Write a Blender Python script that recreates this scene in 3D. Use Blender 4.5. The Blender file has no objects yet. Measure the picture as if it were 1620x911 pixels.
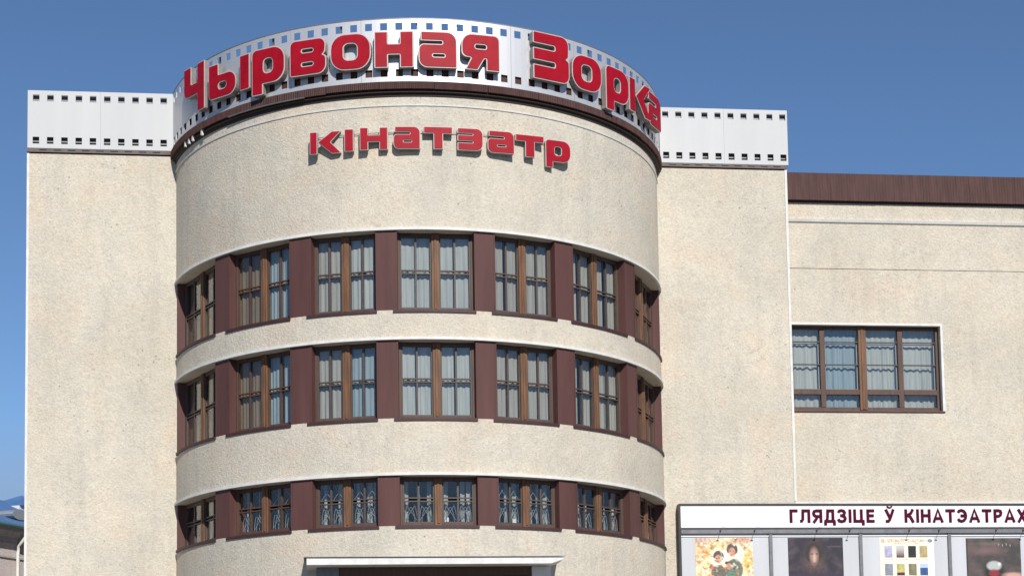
import bpy, math, random
from mathutils import Vector, Matrix
from mathutils.geometry import tessellate_polygon
random.seed(7)
sc = bpy.context.scene
col = sc.collection
rad = math.radians

# ------------------------------------------------------------------ camera
fw = Vector((0.11570, 0.98981, 0.08295)).normalized()
rt = Vector((0.99326, -0.11472, -0.01655)).normalized()
up = rt.cross(fw).normalized(); rt = fw.cross(up).normalized()
cd = bpy.data.cameras.new("camera"); cam = bpy.data.objects.new("camera", cd); col.objects.link(cam)
M = Matrix.Identity(4)
for i in range(3):
    M[i][0] = rt[i]; M[i][1] = up[i]; M[i][2] = -fw[i]
M[0][3], M[1][3], M[2][3] = -2.6647, -41.6386, 0.6189
cam.matrix_world = M
cd.sensor_width = 36.0; cd.lens = 2683.88 / 1620 * 36
cd.shift_x = (810 - 808.5) / 1620; cd.shift_y = (942.2 - 455.5) / 1620
cd.clip_start = 0.5; cd.clip_end = 5000
sc.camera = cam
sc.render.resolution_x = 1024; sc.render.resolution_y = 575
sc.render.engine = 'CYCLES'

# ------------------------------------------------------------------ light
SUN_AZ = 8.0      # degrees to the right of straight out from the facade
SUN_EL = 34.0
w = bpy.data.worlds.new("World"); sc.world = w; w.use_nodes = True
nt = w.node_tree; nt.nodes.clear()
def N(t, kind, **kw):
    n = t.nodes.new(kind)
    for k, v in kw.items(): setattr(n, k, v)
    return n
sky = N(nt, 'ShaderNodeTexSky', sky_type='NISHITA'); sky.sun_disc = False
sky.sun_elevation = rad(SUN_EL); sky.sun_rotation = rad(180 - SUN_AZ)
sky.air_density = 0.9; sky.dust_density = 0.0; sky.ozone_density = 6.0; sky.altitude = 200
tc = N(nt, 'ShaderNodeTexCoord'); mp = N(nt, 'ShaderNodeMapping'); mp.inputs['Scale'].default_value = (1, 1, 3.2)
ns = N(nt, 'ShaderNodeTexNoise'); ns.inputs['Scale'].default_value = 3.4; ns.inputs['Detail'].default_value = 7; ns.inputs['Roughness'].default_value = .55
sx = N(nt, 'ShaderNodeSeparateXYZ')
el = N(nt, 'ShaderNodeMapRange'); el.inputs['From Min'].default_value = .12; el.inputs['From Max'].default_value = .185
el.inputs['To Min'].default_value = 1; el.inputs['To Max'].default_value = 0
cr = N(nt, 'ShaderNodeMapRange'); cr.inputs['From Min'].default_value = .30; cr.inputs['From Max'].default_value = .50
mu = N(nt, 'ShaderNodeMath', operation='MULTIPLY'); mu2 = N(nt, 'ShaderNodeMath', operation='MULTIPLY'); mu2.inputs[1].default_value = .85
mx = N(nt, 'ShaderNodeMixRGB'); mx.inputs['Color2'].default_value = (2.7, 3.4, 4.8, 1)
bg = N(nt, 'ShaderNodeBackground'); bg.inputs['Strength'].default_value = 0.078
ow = N(nt, 'ShaderNodeOutputWorld'); L = nt.links.new
L(tc.outputs['Generated'], mp.inputs['Vector']); L(mp.outputs[0], ns.inputs['Vector']); L(tc.outputs['Generated'], sx.inputs[0])
L(sx.outputs['Z'], el.inputs['Value']); L(ns.outputs['Fac'], cr.inputs['Value'])
L(el.outputs[0], mu.inputs[0]); L(cr.outputs[0], mu.inputs[1]); L(mu.outputs[0], mu2.inputs[0])
L(mu2.outputs[0], mx.inputs['Fac']); L(sky.outputs[0], mx.inputs['Color1']); L(mx.outputs[0], bg.inputs['Color']); L(bg.outputs[0], ow.inputs[0])

ld = bpy.data.lights.new("sun", 'SUN'); ld.energy = 3.7; ld.angle = rad(0.6); ld.color = (1, .955, .885)
so = bpy.data.objects.new("sun", ld); col.objects.link(so)
sd = Vector((math.sin(rad(SUN_AZ)) * math.cos(rad(SUN_EL)), -math.cos(rad(SUN_AZ)) * math.cos(rad(SUN_EL)), math.sin(rad(SUN_EL))))
so.rotation_euler = sd.to_track_quat('Z', 'Y').to_euler(); so.location = sd * 60
sc.view_settings.view_transform = 'Standard'; sc.view_settings.look = 'None'
sc.view_settings.exposure = 0.36; sc.view_settings.gamma = 1

# ------------------------------------------------------------------ materials
def mat(name):
    m = bpy.data.materials.new(name); m.use_nodes = True
    return m, m.node_tree, m.node_tree.nodes['Principled BSDF']
def plain(name, c, rough=.6, metal=0, var=.12, scale=6, bump=0.0, streak=False, spec=.5):
    m, t, b = mat(name)
    tcn = N(t, 'ShaderNodeTexCoord'); mpn = N(t, 'ShaderNodeMapping')
    if streak: mpn.inputs['Scale'].default_value = (1, 1, .12)
    n1 = N(t, 'ShaderNodeTexNoise'); n1.inputs['Scale'].default_value = scale; n1.inputs['Detail'].default_value = 6; n1.inputs['Roughness'].default_value = .65
    r = N(t, 'ShaderNodeMapRange'); r.inputs['From Min'].default_value = .3; r.inputs['From Max'].default_value = .7
    r.inputs['To Min'].default_value = 1 - var; r.inputs['To Max'].default_value = 1 + var
    v = N(t, 'ShaderNodeVectorMath', operation='SCALE'); v.inputs[0].default_value = c
    t.links.new(tcn.outputs['Object'], mpn.inputs[0]); t.links.new(mpn.outputs[0], n1.inputs[0]); t.links.new(n1.outputs['Fac'], r.inputs[0])
    t.links.new(r.outputs[0], v.inputs['Scale']); t.links.new(v.outputs[0], b.inputs['Base Color'])
    b.inputs['Roughness'].default_value = rough; b.inputs['Metallic'].default_value = metal
    b.inputs['Specular IOR Level'].default_value = spec
    if bump:
        bp = N(t, 'ShaderNodeBump'); bp.inputs['Strength'].default_value = 1; bp.inputs['Distance'].default_value = bump
        t.links.new(n1.outputs['Fac'], bp.inputs['Height']); t.links.new(bp.outputs[0], b.inputs['Normal'])
    return m
def ramp(t, stops):
    r = N(t, 'ShaderNodeValToRGB'); e = r.color_ramp.elements
    while len(e) < len(stops): e.new(.5)
    for i, (p, c) in enumerate(stops): e[i].position = p; e[i].color = (*c, 1)
    return r
def stucco(name, c, seed=0):
    m, t, b = mat(name); lk = t.links.new
    tcn = N(t, 'ShaderNodeTexCoord'); mpn = N(t, 'ShaderNodeMapping'); mpn.inputs['Location'].default_value = (seed, seed * 2.3, seed * .7)
    lk(tcn.outputs['Object'], mpn.inputs[0])
    def noise(scale, det=4, ro=.6, vec=None, dist=0):
        n = N(t, 'ShaderNodeTexNoise'); n.inputs['Scale'].default_value = scale; n.inputs['Detail'].default_value = det
        n.inputs['Roughness'].default_value = ro; n.inputs['Distortion'].default_value = dist
        lk(vec or mpn.outputs[0], n.inputs[0]); return n
    big = noise(.55, 4, .6, dist=.4); hue = noise(.9, 3, .5, dist=.3); mid = noise(4.0, 5, .7); fine = noise(17, 3, .7); grain = noise(46, 2, .6)
    # warm / cool drift of the old paint
    ra = ramp(t, [(.32, tuple(x * y for x, y in zip(c, (.95, .965, .98)))), (.5, c), (.68, tuple(x * y for x, y in zip(c, (1.04, .985, .95))))])
    lk(hue.outputs['Fac'], ra.inputs[0])
    def mulby(prev, src, lo, hi, a, bb):
        r = N(t, 'ShaderNodeMapRange'); r.inputs['From Min'].default_value = lo; r.inputs['From Max'].default_value = hi
        r.inputs['To Min'].default_value = a; r.inputs['To Max'].default_value = bb; lk(src, r.inputs[0])
        v = N(t, 'ShaderNodeVectorMath', operation='SCALE'); lk(prev, v.inputs[0]); lk(r.outputs[0], v.inputs['Scale']); return v.outputs[0]
    o = mulby(ra.outputs[0], big.outputs['Fac'], .35, .65, .93, 1.05)
    o = mulby(o, mid.outputs['Fac'], .35, .65, .955, 1.03)
    o = mulby(o, fine.outputs['Fac'], .33, .62, .88, 1.05)
    o = mulby(o, grain.outputs['Fac'], .38, .6, .94, 1.03)
    # scattered dark pits, only in weathered patches
    pit = N(t, 'ShaderNodeTexVoronoi'); pit.inputs['Scale'].default_value = 7; lk(mpn.outputs[0], pit.inputs[0])
    pr = N(t, 'ShaderNodeMapRange'); pr.inputs['From Min'].default_value = .10; pr.inputs['From Max'].default_value = .2; pr.inputs['To Min'].default_value = 1; pr.inputs['To Max'].default_value = 0
    lk(pit.outputs['Distance'], pr.inputs[0])
    pm = noise(1.3, 4, .7); pq = N(t, 'ShaderNodeMapRange'); pq.inputs['From Min'].default_value = .5; pq.inputs['From Max'].default_value = .66; lk(pm.outputs['Fac'], pq.inputs[0])
    mm = N(t, 'ShaderNodeMath', operation='MULTIPLY'); lk(pr.outputs[0], mm.inputs[0]); lk(pq.outputs[0], mm.inputs[1])
    o = mulby(o, mm.outputs[0], 0, 1, 1, .55)
    # grimy smudges gathered in loose clusters
    sm = noise(6.5, 6, .8); s1 = N(t, 'ShaderNodeMapRange'); s1.inputs['From Min'].default_value = .52; s1.inputs['From Max'].default_value = .66; lk(sm.outputs['Fac'], s1.inputs[0])
    sn = noise(.8, 3, .6, dist=.6); s2 = N(t, 'ShaderNodeMapRange'); s2.inputs['From Min'].default_value = .50; s2.inputs['From Max'].default_value = .64; lk(sn.outputs['Fac'], s2.inputs[0])
    s3 = N(t, 'ShaderNodeMath', operation='MULTIPLY'); lk(s1.outputs[0], s3.inputs[0]); lk(s2.outputs[0], s3.inputs[1])
    o = mulby(o, s3.outputs[0], 0, 1, 1, .80)
    # hairline cracks in patches
    wob = noise(2.5, 3, .6); wa = N(t, 'ShaderNodeVectorMath', operation='SCALE'); wa.inputs['Scale'].default_value = .5; lk(wob.outputs['Color'], wa.inputs[0])
    wb = N(t, 'ShaderNodeVectorMath', operation='ADD'); lk(wa.outputs[0], wb.inputs[0]); lk(mpn.outputs[0], wb.inputs[1])
    ck = N(t, 'ShaderNodeTexVoronoi', feature='DISTANCE_TO_EDGE'); ck.inputs['Scale'].default_value = 1.15; lk(wb.outputs[0], ck.inputs[0])
    c1 = N(t, 'ShaderNodeMapRange'); c1.inputs['From Min'].default_value = .0; c1.inputs['From Max'].default_value = .014; c1.inputs['To Min'].default_value = 1; c1.inputs['To Max'].default_value = 0; lk(ck.outputs['Distance'], c1.inputs[0])
    c2 = N(t, 'ShaderNodeMapRange'); c2.inputs['From Min'].default_value = .56; c2.inputs['From Max'].default_value = .66; lk(big.outputs['Fac'], c2.inputs[0])
    c3 = N(t, 'ShaderNodeMath', operation='MULTIPLY'); lk(c1.outputs[0], c3.inputs[0]); lk(c2.outputs[0], c3.inputs[1])
    o = mulby(o, c3.outputs[0], 0, 1, 1, .80)
    # vertical rain streaks
    ms = N(t, 'ShaderNodeMapping'); ms.inputs['Scale'].default_value = (1, 1, .1); lk(mpn.outputs[0], ms.inputs[0])
    st = noise(3.0, 5, .65, ms.outputs[0]); o = mulby(o, st.outputs['Fac'], .5, .75, 1.0, .90)
    lk(o, b.inputs['Base Color']); b.inputs['Roughness'].default_value = .93; b.inputs['Specular IOR Level'].default_value = .2
    ad = N(t, 'ShaderNodeMath', operation='MULTIPLY_ADD'); lk(fine.outputs['Fac'], ad.inputs[0]); ad.inputs[1].default_value = 1.6; lk(grain.outputs['Fac'], ad.inputs[2])
    bp = N(t, 'ShaderNodeBump'); bp.inputs['Strength'].default_value = .6; bp.inputs['Distance'].default_value = .02
    lk(ad.outputs[0], bp.inputs['Height']); lk(bp.outputs[0], b.inputs['Normal'])
    return m
def glass(name):
    m, t, b = mat(name); t.nodes.remove(b)
    o = [n for n in t.nodes if n.type == 'OUTPUT_MATERIAL'][0]
    tr = N(t, 'ShaderNodeBsdfTransparent'); tr.inputs[0].default_value = (.965, .975, .97, 1)
    gl = N(t, 'ShaderNodeBsdfGlossy'); gl.inputs['Roughness'].default_value = .015; gl.inputs[0].default_value = (1, 1, 1, 1)
    ge = N(t, 'ShaderNodeNewGeometry'); dt = N(t, 'ShaderNodeVectorMath', operation='DOT_PRODUCT'); ab = N(t, 'ShaderNodeMath', operation='ABSOLUTE')
    om = N(t, 'ShaderNodeMath', operation='SUBTRACT'); om.inputs[0].default_value = 1; pw = N(t, 'ShaderNodeMath', operation='POWER'); pw.inputs[1].default_value = 5
    mu = N(t, 'ShaderNodeMath', operation='MULTIPLY_ADD'); mu.inputs[1].default_value = .95; mu.inputs[2].default_value = .05; mu.use_clamp = True
    mxs = N(t, 'ShaderNodeMixShader'); n1 = N(t, 'ShaderNodeTexNoise'); n1.inputs['Scale'].default_value = 2.2
    bp = N(t, 'ShaderNodeBump'); bp.inputs['Strength'].default_value = .5; bp.inputs['Distance'].default_value = .006
    k = t.links.new; k(n1.outputs['Fac'], bp.inputs['Height']); k(bp.outputs[0], gl.inputs['Normal'])
    k(ge.outputs['Normal'], dt.inputs[0]); k(ge.outputs['Incoming'], dt.inputs[1]); k(dt.outputs['Value'], ab.inputs[0]); k(ab.outputs[0], om.inputs[1]); k(om.outputs[0], pw.inputs[0]); k(pw.outputs[0], mu.inputs[0]); k(mu.outputs[0], mxs.inputs[0]); k(tr.outputs[0], mxs.inputs[1]); k(gl.outputs[0], mxs.inputs[2]); k(mxs.outputs[0], o.inputs[0])
    return m
def cloth(name, c):
    m, t, b = mat(name)
    tcn = N(t, 'ShaderNodeTexCoord'); mpn = N(t, 'ShaderNodeMapping'); mpn.inputs['Scale'].default_value = (9, 9, .6)
    n1 = N(t, 'ShaderNodeTexNoise'); n1.inputs['Scale'].default_value = 2; n1.inputs['Detail'].default_value = 5
    r = ramp(t, [(.3, tuple(x * .86 for x in c)), (.7, tuple(min(1, x * 1.1) for x in c))])
    k = t.links.new; k(tcn.outputs['Object'], mpn.inputs[0]); k(mpn.outputs[0], n1.inputs[0]); k(n1.outputs['Fac'], r.inputs[0]); k(r.outputs[0], b.inputs['Base Color'])
    b.inputs['Roughness'].default_value = .95; b.inputs['Specular IOR Level'].default_value = .1
    return m
def printed(name):
    m, t, b = mat(name); a = N(t, 'ShaderNodeVertexColor', layer_name='print')
    t.links.new(a.outputs['Color'], b.inputs['Base Color']); b.inputs['Roughness'].default_value = .42
    return m
STUCCO = stucco('stucco_cream', (.615, .562, .465)); STUCCO2 = stucco('stucco_cream_hall', (.617, .56, .46), 5)
TRIM = plain('trim_white', (.66, .65, .62), .7, var=.12, scale=5, streak=False)
PLUM = plain('plum_paint', (.100, .046, .042), .62, var=.2, scale=2.2, streak=True, spec=.22)
BROWNMETAL = plain('brown_metal', (.074, .037, .032), .65, var=.3, scale=9, streak=True, spec=.2)
COPING = plain('coping_metal', (.10, .075, .065), .6, var=.3, scale=5)
SILL = plain('sill_metal', (.05, .018, .018), .6, var=.2)
DARKBROWN = plain('dark_brown', (.035, .022, .02), .8)
FILM = plain('film_silver_enamel', (.58, .58, .585), .46, metal=.5, var=.05, scale=1.1, spec=.5, streak=True)
FILMFLAT = plain('film_white_paint', (.52, .525, .525), .55, var=.05, scale=1.1, spec=.3, streak=True)
FILMGREY = plain('film_backing', (.16, .16, .165), .6)
LETTERRED = plain('letter_red', (.33, .004, .015), .5, var=.2, scale=3, spec=.15)
LETTERSIDE = plain('letter_side', (.24, .22, .205), .5, var=.15, scale=8)  # darker than the rim metal: shade on sides and undersides put into the colour
LETTERRIM = plain('letter_rim', (.52, .48, .46), .45, var=.1, scale=8)
WOOD = plain('window_wood', (.085, .045, .030), .65, var=.3, scale=14, streak=True)
WOODLIGHT = plain('mullion_wood', (.15, .07, .032), .65, var=.45, scale=11, streak=True)
GREYBAR = plain('window_bar', (.07, .055, .05), .6, var=.2)
GLASS = glass('glass')
ROOM = plain('room_lining', (.09, .08, .075), .9)
CUR_W = cloth('curtain_white', (.37, .385, .365)); CUR_B = cloth('curtain_beige', (.32, .305, .27)); CUR_T = cloth('curtain_tan', (.19, .145, .095)); CUR_BL = cloth('curtain_blue', (.25, .31, .34))
STEEL = plain('grey_steel', (.17, .17, .18), .45, metal=.3, var=.2)
BLACKSTEEL = plain('black_steel', (.03, .03, .035), .45, var=.2)
BOARDWHITE = plain('board_white', (.80, .80, .80), .5, var=.03, scale=1.5)
BAYGREY = plain('bay_grey', (.52, .53, .555), .5, var=.07, scale=1.7, streak=True)
GRILLE = plain('grille_paint', (.24, .26, .275), .5)
PRINT = printed('poster_print')
LETTERMAROON = plain('text_maroon', (.075, .002, .022), .7, var=.1, spec=.1)
PAVING = plain('paving', (.22, .21, .195), .9, var=.2, scale=3, bump=.004)
ASPHALT = plain('asphalt', (.05, .05, .052), .9, var=.25, scale=5, bump=.004)
ROOFBLUE = plain('roof_blue', (.085, .18, .38), .5, var=.2, scale=1.2, streak=True)
HOUSEWALL = stucco('house_wall', (.62, .56, .55), 11)
HOUSEGREY = plain('house_cornice', (.40, .38, .37), .8, var=.2)
GUTTERGREEN = plain('gutter_green', (.07, .16, .16), .5)

# ------------------------------------------------------------------ mesh helpers
class MB:
    def __init__(s): s.v = []; s.f = []; s.m = []
    def add(s, vs, fs, mi=0):
        o = len(s.v); s.v += [tuple(p) for p in vs]; s.f += [tuple(i + o for i in f) for f in fs]; s.m += [mi] * len(fs); return s
    def box(s, x0, x1, y0, y1, z0, z1, mi=0):
        return s.add([(x0,y0,z0),(x1,y0,z0),(x1,y1,z0),(x0,y1,z0),(x0,y0,z1),(x1,y0,z1),(x1,y1,z1),(x0,y1,z1)],
                     [(0,3,2,1),(4,5,6,7),(0,1,5,4),(1,2,6,5),(2,3,7,6),(3,0,4,7)], mi)
    def prism(s, loop, axis_fn, d0, d1, mi=0):
        # loop of 2-D points, axis_fn(a,b,d)->xyz
        n = len(loop); vs = [axis_fn(a, b, d0) for a, b in loop] + [axis_fn(a, b, d1) for a, b in loop]
        fs = [tuple(range(n))[::-1], tuple(range(n, 2*n))] + [(i, (i+1) % n, n + (i+1) % n, n + i) for i in range(n)]
        return s.add(vs, fs, mi)
    def sector(s, prof, t0, t1, step=2.0, mi=0):
        # closed (r, z) profile swept about the drum axis from t0 to t1 degrees
        k = max(1, int(math.ceil((t1 - t0) / step))); n = len(prof); vs = []; fs = []
        for i in range(k + 1):
            t = rad(t0 + (t1 - t0) * i / k)
            vs += [(r * math.sin(t), -r * math.cos(t), z) for r, z in prof]
        for i in range(k):
            for j in range(n):
                a = i * n + j; b = i * n + (j + 1) % n; fs.append((a, a + n, b + n, b))
        fs.append(tuple(range(n))); fs.append(tuple(range(k * n, k * n + n))[::-1])
        return s.add(vs, fs, mi)
    def tube(s, pts, r, n=8, mi=0):
        pts = [Vector(p) for p in pts]; rings = []
        for i, p in enumerate(pts):
            d = (pts[min(i+1, len(pts)-1)] - pts[max(i-1, 0)]).normalized()
            a = Vector((0, 0, 1)) if abs(d.z) < .9 else Vector((1, 0, 0)); u = d.cross(a).normalized(); v = d.cross(u)
            rings.append([p + (u * math.cos(2*math.pi*k/n) + v * math.sin(2*math.pi*k/n)) * r for k in range(n)])
        vs = [q for ring in rings for q in ring]; fs = []
        for i in range(len(pts) - 1):
            for k in range(n): fs.append((i*n+k, i*n+(k+1) % n, (i+1)*n+(k+1) % n, (i+1)*n+k))
        fs.append(tuple(range(n))[::-1]); fs.append(tuple(range((len(pts)-1)*n, len(pts)*n)))
        return s.add(vs, fs, mi)
    def mesh(s, name, mats):
        me = bpy.data.meshes.new(name); me.from_pydata(s.v, [], s.f)
        for m in (mats if isinstance(mats, (list, tuple)) else [mats]): me.materials.append(m)
        me.polygons.foreach_set('material_index', s.m); me.update()
        import bmesh
        bm = bmesh.new(); bm.from_mesh(me); bmesh.ops.recalc_face_normals(bm, faces=bm.faces); bm.to_mesh(me); bm.free()
        return me
    def build(s, name, mats, parent=None, **kw):
        return link(name, s.mesh(name, mats), parent, **kw)
def link(name, data, parent=None, loc=None, label=None, kind=None):
    o = bpy.data.objects.new(name, data); col.objects.link(o)
    if parent: o.parent = parent
    if loc: o.location = loc
    if label: o['label'] = label
    if kind: o['kind'] = kind
    return o
def thing(name, label, cat, group=None, loc=(0, 0, 0), rz=0):
    o = bpy.data.objects.new(name, None); col.objects.link(o); o.location = loc; o.rotation_euler = (0, 0, rz)
    o['label'] = label; o['category'] = cat
    if group: o['group'] = group
    o.empty_display_size = .3
    return o
def node(name, parent, loc, rz=0):          # an empty used as a part that carries sub-parts
    o = bpy.data.objects.new(name, None); col.objects.link(o); o.parent = parent; o.location = loc; o.rotation_euler = (0, 0, rz); return o
def bevel(o, wdt=.01, seg=1):
    m = o.modifiers.new('bevel', 'BEVEL'); m.width = wdt; m.segments = seg; m.limit_method = 'ANGLE'; m.angle_limit = rad(40); return o
def plate(us, zs, hole, fn, d0, d1, mb=None):
    # perforated plate: cells of the us x zs grid except where hole(i,j); fn(u,z,d)->xyz ; with thickness and reveals
    mb = mb or MB(); nu, nz = len(us), len(zs); base = len(mb.v)
    for d in (d0, d1):
        for z in zs:
            for u in us: mb.v.append(tuple(fn(u, z, d)))
    def I(i, j, k): return base + k * nu * nz + j * nu + i
    solid = lambda i, j: 0 <= i < nu-1 and 0 <= j < nz-1 and not hole(i, j)
    for i in range(nu - 1):
        for j in range(nz - 1):
            if not solid(i, j): continue
            fs = [(I(i,j,0), I(i+1,j,0), I(i+1,j+1,0), I(i,j+1,0)), (I(i,j,1), I(i,j+1,1), I(i+1,j+1,1), I(i+1,j,1))]
            if not solid(i-1, j): fs.append((I(i,j,0), I(i,j+1,0), I(i,j+1,1), I(i,j,1)))
            if not solid(i+1, j): fs.append((I(i+1,j,0), I(i+1,j,1), I(i+1,j+1,1), I(i+1,j+1,0)))
            if not solid(i, j-1): fs.append((I(i,j,0), I(i,j,1), I(i+1,j,1), I(i+1,j,0)))
            if not solid(i, j+1): fs.append((I(i,j+1,0), I(i+1,j+1,0), I(i+1,j+1,1), I(i,j+1,1)))
            mb.f += fs; mb.m += [0] * len(fs)
    return mb
def pol(r, t, z): return (r * math.sin(rad(t)), -r * math.cos(rad(t)), z)

# ------------------------------------------------------------------ setting
G = -1.0
mb = MB().add([(-1500,-1500,G-.15),(1500,-1500,G-.15),(1500,1500,G-.15),(-1500,1500,G-.15)], [(0,1,2,3)]); o = mb.build('ground', ASPHALT, kind='structure')
mb = MB().box(-40, 60, -30, 40, G-.5, G); o = mb.build('pavement', PAVING, kind='structure')

WY = -1.252
bld = thing('cinema_building', 'cream stucco cinema with a rounded drum front, plum piers and three curved rows of windows', 'building')
# --- drum wall bands
Rw = 6.0; RI = 5.5
def ringwall(z0, z1, t0=-79, t1=79, step=1.5): 
    return MB().sector([(Rw, z0), (Rw, z1), (RI, z1), (RI, z0)], t0, t1, step)
rows = [  # top edge of recess, bottom edge
    (11.50, 9.76), (9.11, 7.42), (6.19, 5.117)]
entr = 20.5
ringwall(11.50, 14.55).build('drum_wall', STUCCO, bld)
ringwall(9.11, 9.76).build('drum_wall', STUCCO, bld)
ringwall(6.19, 7.42).build('drum_wall', STUCCO, bld)
ringwall(4.30, 5.117).build('drum_wall', STUCCO, bld)
ringwall(G, 4.30, -79, -entr).build('drum_wall', STUCCO, bld); ringwall(G, 4.30, entr, 79).build('drum_wall', STUCCO, bld)
for zt in (11.50, 9.11, 6.19):
    MB().sector([(6.045, zt + .004), (6.045, zt + .062), (5.97, zt + .075), (5.97, zt + .004)], -78.3, 78.3, 1.5).build('drip_moulding', TRIM, bld)
MB().sector([(5.98, 14.235), (6.02, 14.24), (6.025, 14.268), (5.98, 14.28)], -78.3, 78.3, 1.5).build('cornice_moulding', TRIM, bld)
# --- cornice fascia of brown ribbed metal panels under the film strip
k = 0
edges = [-78.2 + i * 156.4 / 14 for i in range(15)]
rnd = random.Random(3)
for a, b in zip(edges[:-1], edges[1:]):
    nrib = 26; us = []; mbp = MB(); g = .05; n = nrib * 2
    dz = rnd.uniform(-.012, .012); dr = rnd.uniform(-.006, .008)
    vs = []
    for i in range(n + 1):
        t = a + g + (b - a - 2 * g) * i / n; r = 6.125 + dr + (.007 if i % 2 else -.004)
        vs += [pol(r, t, 14.575 + dz), pol(r + .006, t, 14.735)]
    for i in range(n + 1):
        t = a + g + (b - a - 2 * g) * i / n; vs += [pol(6.05, t, 14.575 + dz), pol(6.05, t, 14.735)]
    o2 = 2 * (n + 1); fs = []
    for i in range(n):
        fs += [(2*i, 2*i+2, 2*i+3, 2*i+1), (o2+2*i, o2+2*i+1, o2+2*i+3, o2+2*i+2), (2*i, o2+2*i, o2+2*i+2, 2*i+2), (2*i+1, 2*i+3, o2+2*i+3, o2+2*i+1)]
    fs += [(0, 1, o2+1, o2), (2*n, o2+2*n, o2+2*n+1, 2*n+1)]
    mbp.add(vs, fs).build('fascia_panel', BROWNMETAL, bld)
MB().sector([(5.95, 14.50), (6.09, 14.52), (6.045, 14.57), (6.045, 14.74), (5.6, 14.74), (5.6, 14.50)], -79, 79, 2).build('cornice_core', DARKBROWN, bld)
MB().sector([(5.96, 14.44), (6.02, 14.45), (6.03, 14.50), (5.96, 14.50)], -78.3, 78.3, 2).build('cornice_lip', DARKBROWN, bld)
# loose edge strip and exposed pegs on the left of the cornice
MB().sector([(6.12, 14.545), (6.15, 14.55), (6.15, 14.566), (6.12, 14.566)], -47, -27, 2).build('loose_edge_strip', STEEL, bld, label='bright loose metal strip hanging under the cornice')
for t_ in (-66, -63.8, -61.8, -57.5): MB().sector([(6.07, 14.44), (6.115, 14.45), (6.115, 14.57), (6.07, 14.57)], t_, t_ + .55, 1).build('cornice_peg', TRIM, bld)
MB().sector([(6.035, 14.745), (6.035, 15.14), (5.8, 15.14), (5.8, 14.745)], -79, 79, 2).build('parapet', BROWNMETAL, bld)
MB().sector([(5.7, 14.60), (5.7, 14.78), (.05, 14.80), (.05, 14.60)], -90, 90, 4).build('flat_roof', STEEL, bld)
# --- wings
MB().box(-9.34, -5.72, WY, 15, G, 14.64).build('wing_wall', STUCCO, bld)
MB().box(5.72, 9.16, WY, 18, G, 14.64).build('wing_wall', STUCCO, bld)
MB().box(-5.75, 5.75, -1.15, 17.9, G, 14.6).build('rear_wall', STUCCO, bld)
for x0, x1 in ((-9.36, -5.98), (5.98, 9.18)):
    MB().box(x0, x1, WY - .045, WY + .3, 14.665, 14.755).build('coping', COPING, bld)
MB().box(-9.36, -9.305, WY - .016, WY + .05, G, 14.64).build('corner_bead', TRIM, bld)
MB().box(9.125, 9.185, WY - .016, WY + .05, 6.3, 14.76).build('corner_bead', TRIM, bld)
# --- interiors: floors behind the windows
for z0, z1 in ((4.3, 4.75), (6.45, 7.05), (9.2, 9.5), (11.7, 12.0)):
    MB().sector([(5.45, z0), (5.45, z1), (.1, z1), (.1, z0)], -80, 80, 4).build('floor_slab', ROOM, bld)
MB().box(-5.0, 5.0, -1.6, -1.3, 4.4, 12).build('inner_wall', ROOM, bld)

# --- piers between windows
wins = [(-76.6, -53.5), (-48.5, -31.5), (-26.5, -12.42), (-8.0, 8.0), (12.42, 26.5), (31.3, 48.6), (53.2, 76.6)]
piers = [(-78.3, -76.6), (-53.5, -48.5), (-31.5, -26.5), (-12.42, -8.0), (8.0, 12.42), (26.5, 31.3), (48.6, 53.2), (76.6, 78.3)]
rnd = random.Random(11)
for ri, (zt, zb) in enumerate(rows):
    for pi, (a, b) in enumerate(piers):
        r = 5.985 + rnd.uniform(-.006, .006)
        nm = 'end_jamb' if pi in (0, 7) else 'pier'
        if nm == 'end_jamb': r = 5.985
        mb = MB().sector([(r, zb - .004), (r, zt + .0), (5.45, zt + .0), (5.45, zb - .004)], a, b, 1.1)
        if nm == 'pier':   # narrow edge beads of the sheet-metal cladding
            for e0, e1 in ((a, a + .28), (b - .28, b)):
                mb.sector([(r + .008, zb), (r + .008, zt - .01), (5.9, zt - .01), (5.9, zb)], e0 - .02, e1 + .02, .5)
        mb.build(nm, PLUM, bld)
# --- windows
def curtain(w0, w1, z0, z1, y, seed, amp=.014, fold=.11):
    rn = random.Random(seed); n = max(6, int((w1 - w0) / .022)); vs = []; fs = []
    ph = rn.uniform(0, 6)
    for i in range(n + 1):
        x = w0 + (w1 - w0) * i / n
        dy = amp * math.sin(x / fold * 6.28 + ph + 1.3 * math.sin(x * 7 + ph)) + amp * .5 * math.sin(x * 23 + seed)
        for z in (z0, (z0 + z1) / 2, z1): vs.append((x, y + dy * (1.0 if z < z1 else .5), z))
    for i in range(n):
        for j in range(2): fs.append((3*i+j, 3*i+3+j, 3*i+4+j, 3*i+1+j))
    for i in range(n):   # back skin gives the cloth thickness
        pass
    return MB().add(vs, fs)
pane_cache = {}
def pane_mesh(wd, h):
    key = (round(wd, 3), round(h, 3))
    if key not in pane_cache: pane_cache[key] = MB().box(-wd/2, wd/2, -.003, .003, 0, h).mesh('pane', GLASS)
    return pane_cache[key]
curt = {0: [CUR_T, CUR_T, CUR_B, CUR_W, CUR_B, CUR_B, CUR_T], 1: [CUR_T, CUR_T, CUR_B, CUR_W, CUR_B, CUR_B, CUR_T], 2: [CUR_W]*7}
sideb = {(0,1): CUR_BL, (0,2): CUR_W, (0,3): CUR_W, (1,1): CUR_BL, (1,2): CUR_BL, (1,3): CUR_W, (1,4): CUR_B, (0,4): CUR_B}
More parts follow.
